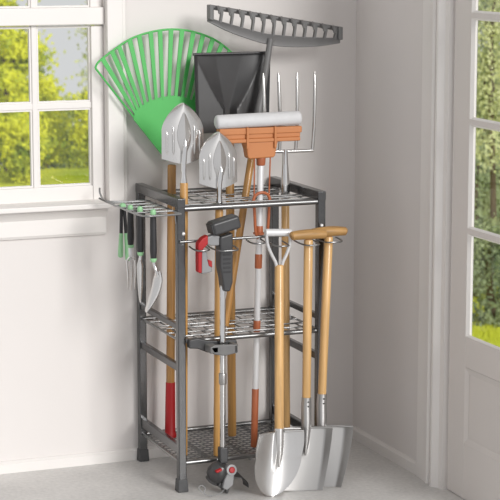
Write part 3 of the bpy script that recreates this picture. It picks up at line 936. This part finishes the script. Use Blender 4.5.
# --- two square spades with wooden T grips
def tspade(top, sock, sho, bot, yg, label, hw0, hw1, turn):
    t = thing('square_spade', (bot[0], bot[1], 0), label, 'spade', None)
    shaft(t, lerp(sock, sho, 0.18), top, 0.0130, 0.0138, 'wood')
    g = MB()
    x = top[0]
    g.tube([(x - 0.058, yg, top[2] + 0.013), (x - 0.054, yg, top[2] + 0.014), (x - 0.030, yg, top[2] + 0.0155), (x, yg, top[2] + 0.016), (x + 0.030, yg, top[2] + 0.0150), (x + 0.054, yg, top[2] + 0.013), (x + 0.058, yg, top[2] + 0.012)],
           [0.010, 0.0150, 0.0172, 0.0180, 0.0172, 0.0150, 0.010], 18, flat=0.86)
    g.build('grip', 'woodtop', t)
    sk = MB()
    e = lerp(sho, bot, 0.42)
    e = (e[0], e[1] - 0.010, e[2])
    m1_ = (sho[0], sho[1] - 0.008, sho[2])
    sk.tube([sock, lerp(sock, sho, 0.3), lerp(sock, m1_, 0.75), m1_, lerp(m1_, e, 0.5), e], [0.0148, 0.0158, 0.0155, 0.0140, 0.0100, 0.0025], 16)
    sk.build('socket', 'satin', t)
    for k in (0.12, 0.26):
        q = Vector(lerp(sock, sho, k)); rv = MB(); rv.M = frame(q + Vector((0, -0.0150, 0)), q + Vector((0, -0.03, 0)))
        rv.lathe([(0.0028, 0), (0.0028, 0.001), (0.0015, 0.0022), (0, 0.0024)], 10); rv.build('rivet', 'rack', t)
    def bl(u, v):
        s = u * 2 - 1
        h = hw0 + (hw1 - hw0) * v ** 1.6
        c = lerp(sho, bot, v)
        y = c[1] - (0.008 * s * s + 0.090 * max(0, s - 0.80)) * (1 - 0.4 * v) + 0.006
        y -= turn * s
        y -= 0.010 * max(0, 1 - abs(s) / 0.2) * max(0, 1 - v / 0.45)
        return (c[0] + s * h, y, c[2] + 0.003 * s * s * v)
    MB().sheet(bl, 40, 24, 0.0022).build('blade', 'satin', t, smooth=60)
    for s in (-1, 1):
        td = MB(); td.tube([(sho[0] + s * 0.016, sho[1] - 0.002, sho[2] + 0.002), (sho[0] + s * hw0 * 0.6, sho[1] - 0.004 - turn * s * 0.6, sho[2] + 0.003), (sho[0] + s * hw0, sho[1] - (0.020 if s > 0 else 0.004) - turn * s, sho[2] + 0.003)], 0.0034, 8)
        td.build('tread', 'satin', t)
    return t
tspade((0.384, -0.075, 0.765), (0.3660, -0.108, 0.285), (0.3610, -0.112, 0.189), (0.341, -0.138, 0.001), -0.075,
       'square steel spade with wooden T grip, between the round shovel and its twin', 0.075, 0.056, 0.016)
tspade((0.466, -0.040, 0.765), (0.4280, -0.084, 0.285), (0.4210, -0.090, 0.182), (0.402, -0.122, 0.001), -0.043,
       'square steel spade with wooden T grip, the outermost one at the far right', 0.090, 0.060, 0.024)

# --- string trimmer
tm = thing('string_trimmer', (0.113, -0.055, 0.0), 'grey string trimmer with red trigger grip held upright at the rack front', 'trimmer')
shaft(tm, (0.113, -0.055, 0.11), (0.114, -0.055, 0.64), 0.0088, 0.0088, 'chrome', 'tube')
shaft(tm, (0.1135, -0.055, 0.335), (0.1135, -0.055, 0.372), 0.0118, 0.0118, 'satin', 'collar')
tb = MB()
tb.prism([(0.098, 0.790), (0.140, 0.800), (0.139, 0.650), (0.130, 0.622), (0.110, 0.624), (0.106, 0.660), (0.098, 0.700)], -0.078, -0.034, axis=1)
tb = tb.build('body', 'darkplastic', tm, bevel=0.006, seg=3)
for k in range(6):
    z = 0.745 - k * 0.013
    MB().box((0.107, -0.0795, z), (0.131, -0.0775, z + 0.006)).build('vent', 'black', tb)
hb = MB(); hb.M = Matrix.Translation((0.116, -0.056, 0.822)) @ Matrix.Rotation(R(-14), 4, 'Y')
hb.box((-0.043, -0.030, -0.020), (0.046, 0.026, 0.021))
hb.build('motor_head', 'darkplastic', tm, bevel=0.009, seg=3)
hb2 = MB(); hb2.M = Matrix.Translation((0.116, -0.056, 0.822)) @ Matrix.Rotation(R(-14), 4, 'Y')
hb2.box((-0.046, -0.026, -0.014), (-0.040, 0.022, 0.015))
hb2.build('end_cap', 'black', tm, bevel=0.002)
ar = MB()
ar.prism([(0.102, 0.790), (0.100, 0.762), (0.070, 0.764), (0.052, 0.772), (0.060, 0.790), (0.080, 0.796)], -0.070, -0.046, axis=1)
ar.build('arm', 'midgrey', tm, bevel=0.004)
tg = MB()
tg.prism([(0.062, 0.797), (0.044, 0.788), (0.030, 0.772), (0.030, 0.686), (0.042, 0.682), (0.044, 0.752), (0.062, 0.770)], -0.074, -0.046, axis=1)
tg = tg.build('trigger_grip', 'red', tm, bevel=0.004)
t2 = MB(); t2.prism([(0.042, 0.752), (0.060, 0.745), (0.062, 0.720), (0.074, 0.708), (0.076, 0.684), (0.041, 0.680)], -0.071, -0.049, axis=1)
t2.build('trigger', 'midgrey', tm, bevel=0.004)
t3 = MB(); t3.prism([(0.060, 0.724), (0.074, 0.718), (0.075, 0.698), (0.064, 0.704)], -0.0735, -0.047, axis=1)
t3.build('safety_button', 'red', tm, bevel=0.002)
ck = MB(); ck.box((0.1005, -0.068, 0.092), (0.1265, -0.042, 0.142)); ck.build('lower_collar', 'darkplastic', tm, bevel=0.004)
hg = MB(); hg.M = Matrix.Translation((0.096, -0.060, 0.066)) @ Matrix.Rotation(R(28), 4, 'Y') @ Matrix.Rotation(R(18), 4, 'X')
hg.lathe([(0.010, 0.030), (0.022, 0.028), (0.031, 0.015), (0.033, -0.004), (0.030, -0.020), (0.024, -0.026), (0.024, -0.034), (0.012, -0.040)][::-1], 22)
hg.build('cutter_housing', 'pan', tm)
for (px, pz, sx, sz) in ((0.086, 0.080, 0.010, 0.004),):
    rb = MB(); rb.M = Matrix.Translation((px, -0.092, pz)) @ Matrix.Rotation(R(-20), 4, 'Y')
    rb.box((-sx, -0.006, -sz), (sx, 0.010, sz)); rb.build('red_trim', 'red', tm, bevel=0.003)
kn = MB(); kn.M = frame((0.126, -0.080, 0.075), (0.128, -0.112, 0.082))
kn.lathe([(0.017, -0.015), (0.0175, 0.012), (0.0165, 0.016), (0.0105, 0.0165), (0.0105, 0.015)], 22)
kn = kn.build('spool_cap', 'midgrey', tm)
kb = MB(); kb.M = frame((0.126, -0.080, 0.075), (0.128, -0.112, 0.082))
kb.lathe([(0.0095, 0.012), (0.0095, 0.018), (0.0075, 0.020), (0, 0.0205)], 20)
kb.build('red_button', 'red', kn)
pl_ = MB(); pl_.prism([(0.118, 0.076), (0.136, 0.066), (0.132, 0.030), (0.112, 0.016), (0.098, 0.024), (0.104, 0.050)], -0.096, -0.080, axis=1)
pl_.build('front_plate', 'midgrey', tm, bevel=0.004)
gd = MB()
def guard_fn(u, v):
    a = R(205 - 215 * u)
    r = 0.030 + 0.008 * v
    return (0.146 + math.cos(a) * 0.038, -0.040 - 0.050 * v + 0.01 * math.sin(a), 0.018 + math.sin(a) * 0.036 * (1 - 0.25 * v) + 0.002)
gd.sheet(guard_fn, 26, 6, 0.003, d=(0, 0, 1)); gd.build('guard', 'pan', tm, smooth=60)
bd = MB(); bd.prism([(0.092, 0.036), (0.132, 0.038), (0.128, 0.020), (0.122, 0.001), (0.114, 0.001), (0.108, 0.014), (0.088, 0.026)], -0.080, -0.066, axis=1)
bd.build('blade_foot', 'pan', tm, bevel=0.003)
ln = MB(); ln.tube(smooth_curve([(0.112, -0.085, 0.022), (0.085, -0.100, 0.010), (0.055, -0.095, 0.006), (0.036, -0.085, 0.016), (0.026, -0.080, 0.030), (0.036, -0.078, 0.036), (0.046, -0.084, 0.026), (0.040, -0.09, 0.012), (0.062, -0.10, 0.004)], 6), 0.0012, 6)
ln.build('cutting_line', 'midgrey', tm)

# --- hand tools on the side hanger
def grip_handle(t, x, y, z1, L, tilt=(0, 0)):
    a = (x, y, z1); b = (x + tilt[0], y + tilt[1], z1 - L)
    g = MB(); g.M = frame(a, b)
    g.lathe([(0.0065, 0.0), (0.0085, 0.004), (0.0095, 0.02), (0.0100, L * 0.5), (0.0105, L * 0.8), (0.009, L - 0.006), (0.007, L)], 16)
    g.build('grip', 'black', t)
    c = MB(); c.M = frame((x, y, z1 + 0.010), a)
    c.lathe([(0.003, -0.003), (0.0070, -0.001), (0.0085, 0.004), (0.0085, 0.012), (0.007, 0.016)], 16)
    c.build('end_cap', 'mint', t)
    c = MB(); c.M = frame(lerp(a, b, 0.97), (b[0] + tilt[0] * .1, b[1], b[2] - 0.02))
    c.lathe([(0.0098, 0), (0.0098, 0.006), (0.006, 0.012)], 16)
    c.build('ferrule', 'mint', t)
    return b
# trowel
x, y = -0.090, -0.016
tw = thing('hand_trowel', (x, y, 0.56), 'hand trowel with black and green grip hanging nearest the rack post', 'trowel')
b = grip_handle(tw, x, y, 0.862, 0.138)
nk = MB().tube(smooth_curve([(x, y, b[2] + 0.005), (x + 0.002, y, b[2] - 0.015), (x + 0.008, y - 0.004, b[2] - 0.036), (x + 0.012, y - 0.004, b[2] - 0.052)], 4), 0.0048, 10)
nk.build('neck', 'chrome', tw)
def trowel_fn(u, v):
    s = u * 2 - 1
    w_ = 0.0155 * (1 - max(0, (v - 0.35) / 0.65) ** 2.2) ** 0.6 * min(1, 0.55 + v * 2) + 0.001
    cx = x + 0.016 - 0.040 * v ** 1.2 + 0.008 * math.sin(PI * v); cz = b[2] - 0.036 - 0.122 * v
    return (cx + s * w_ * 0.75, y - 0.004 - s * w_ * 0.5 + 0.008 * s * s, cz)
MB().sheet(trowel_fn, 16, 20, 0.0016).build('blade', 'steel', tw, smooth=60)
# weeder
x, y = -0.112, 0.040
wd_ = thing('hand_weeder', (x, y, 0.6), 'narrow pointed hand weeder hanging between the trowel and the hand fork', 'weeder')
b = grip_handle(wd_, x, y, 0.864, 0.128)
MB().tube([(x, y, b[2] + 0.005), (x, y, b[2] - 0.02)], 0.0048, 10).build('neck', 'chrome', wd_)
wb = MB()
def weed_fn(u, v):
    s = u * 2 - 1
    w_ = 0.009 * (1 - v ** 2) ** 0.7 + 0.0012 if v > 0.15 else 0.004 + 0.035 * v
    return (x + s * w_, y + 0.004 * s * s, b[2] - 0.016 - 0.135 * v)
wb.sheet(weed_fn, 10, 16, 0.0018).build('blade', 'steel', wd_, smooth=60)
# hand fork
x, y = -0.123, 0.098
hf = thing('hand_fork', (x, y, 0.6), 'small hand fork with black grip and white collar hanging third from the post', 'fork')
b = grip_handle(hf, x, y, 0.862, 0.112)
shaft(hf, (x, y, b[2] + 0.003), (x, y, b[2] - 0.032), 0.0078, 0.0070, 'whitepole', 'collar')
hb_ = MB().tube([(x - 0.013, y, b[2] - 0.046), (x - 0.004, y, b[2] - 0.034), (x + 0.004, y, b[2] - 0.034), (x + 0.013, y, b[2] - 0.046)], 0.0036, 8)
hb_.build('shoulder', 'steel', hf)
for dx in (-0.013, 0.0, 0.013):
    MB().tube([(x + dx, y, b[2] - 0.042 if dx else b[2] - 0.030), (x + dx * 0.9, y - 0.006, b[2] - 0.09), (x + dx * 0.8, y, b[2] - 0.135)], [0.0034, 0.0032, 0.0012], 8).build('tine', 'steel', hf)
# shears
x, y = -0.128, 0.157
hs = thing('garden_shears', (x, y, 0.69), 'pair of slim shears with dark arms and pale green handle ends hanging leftmost', 'shears')
pv = MB(); pv.M = frame((x, y - 0.008, 0.864), (x, y + 0.01, 0.864)); pv.lathe([(0.008, 0), (0.009, 0.003), (0.009, 0.014), (0.007, 0.017)], 16)
pv.build('pivot', 'mint', hs)
for s in (-1, 1):
    a = (x + s * 0.004, y, 0.866); k = (x + s * 0.008 + 0.002, y, 0.775); e = (x + s * 0.012 + 0.003, y, 0.700 - 0.006 * s)
    MB().tube([a, lerp(a, k, 0.6), k], [0.0048, 0.0052, 0.0055], 10).build('arm', 'black', hs)
    MB().tube([lerp(k, a, 0.06), lerp(k, e, 0.3), lerp(k, e, 0.7), lerp(k, e, 0.95), e], [0.0062, 0.0068, 0.0082, 0.0078, 0.004], 12).build('handle_end', 'mint', hs)
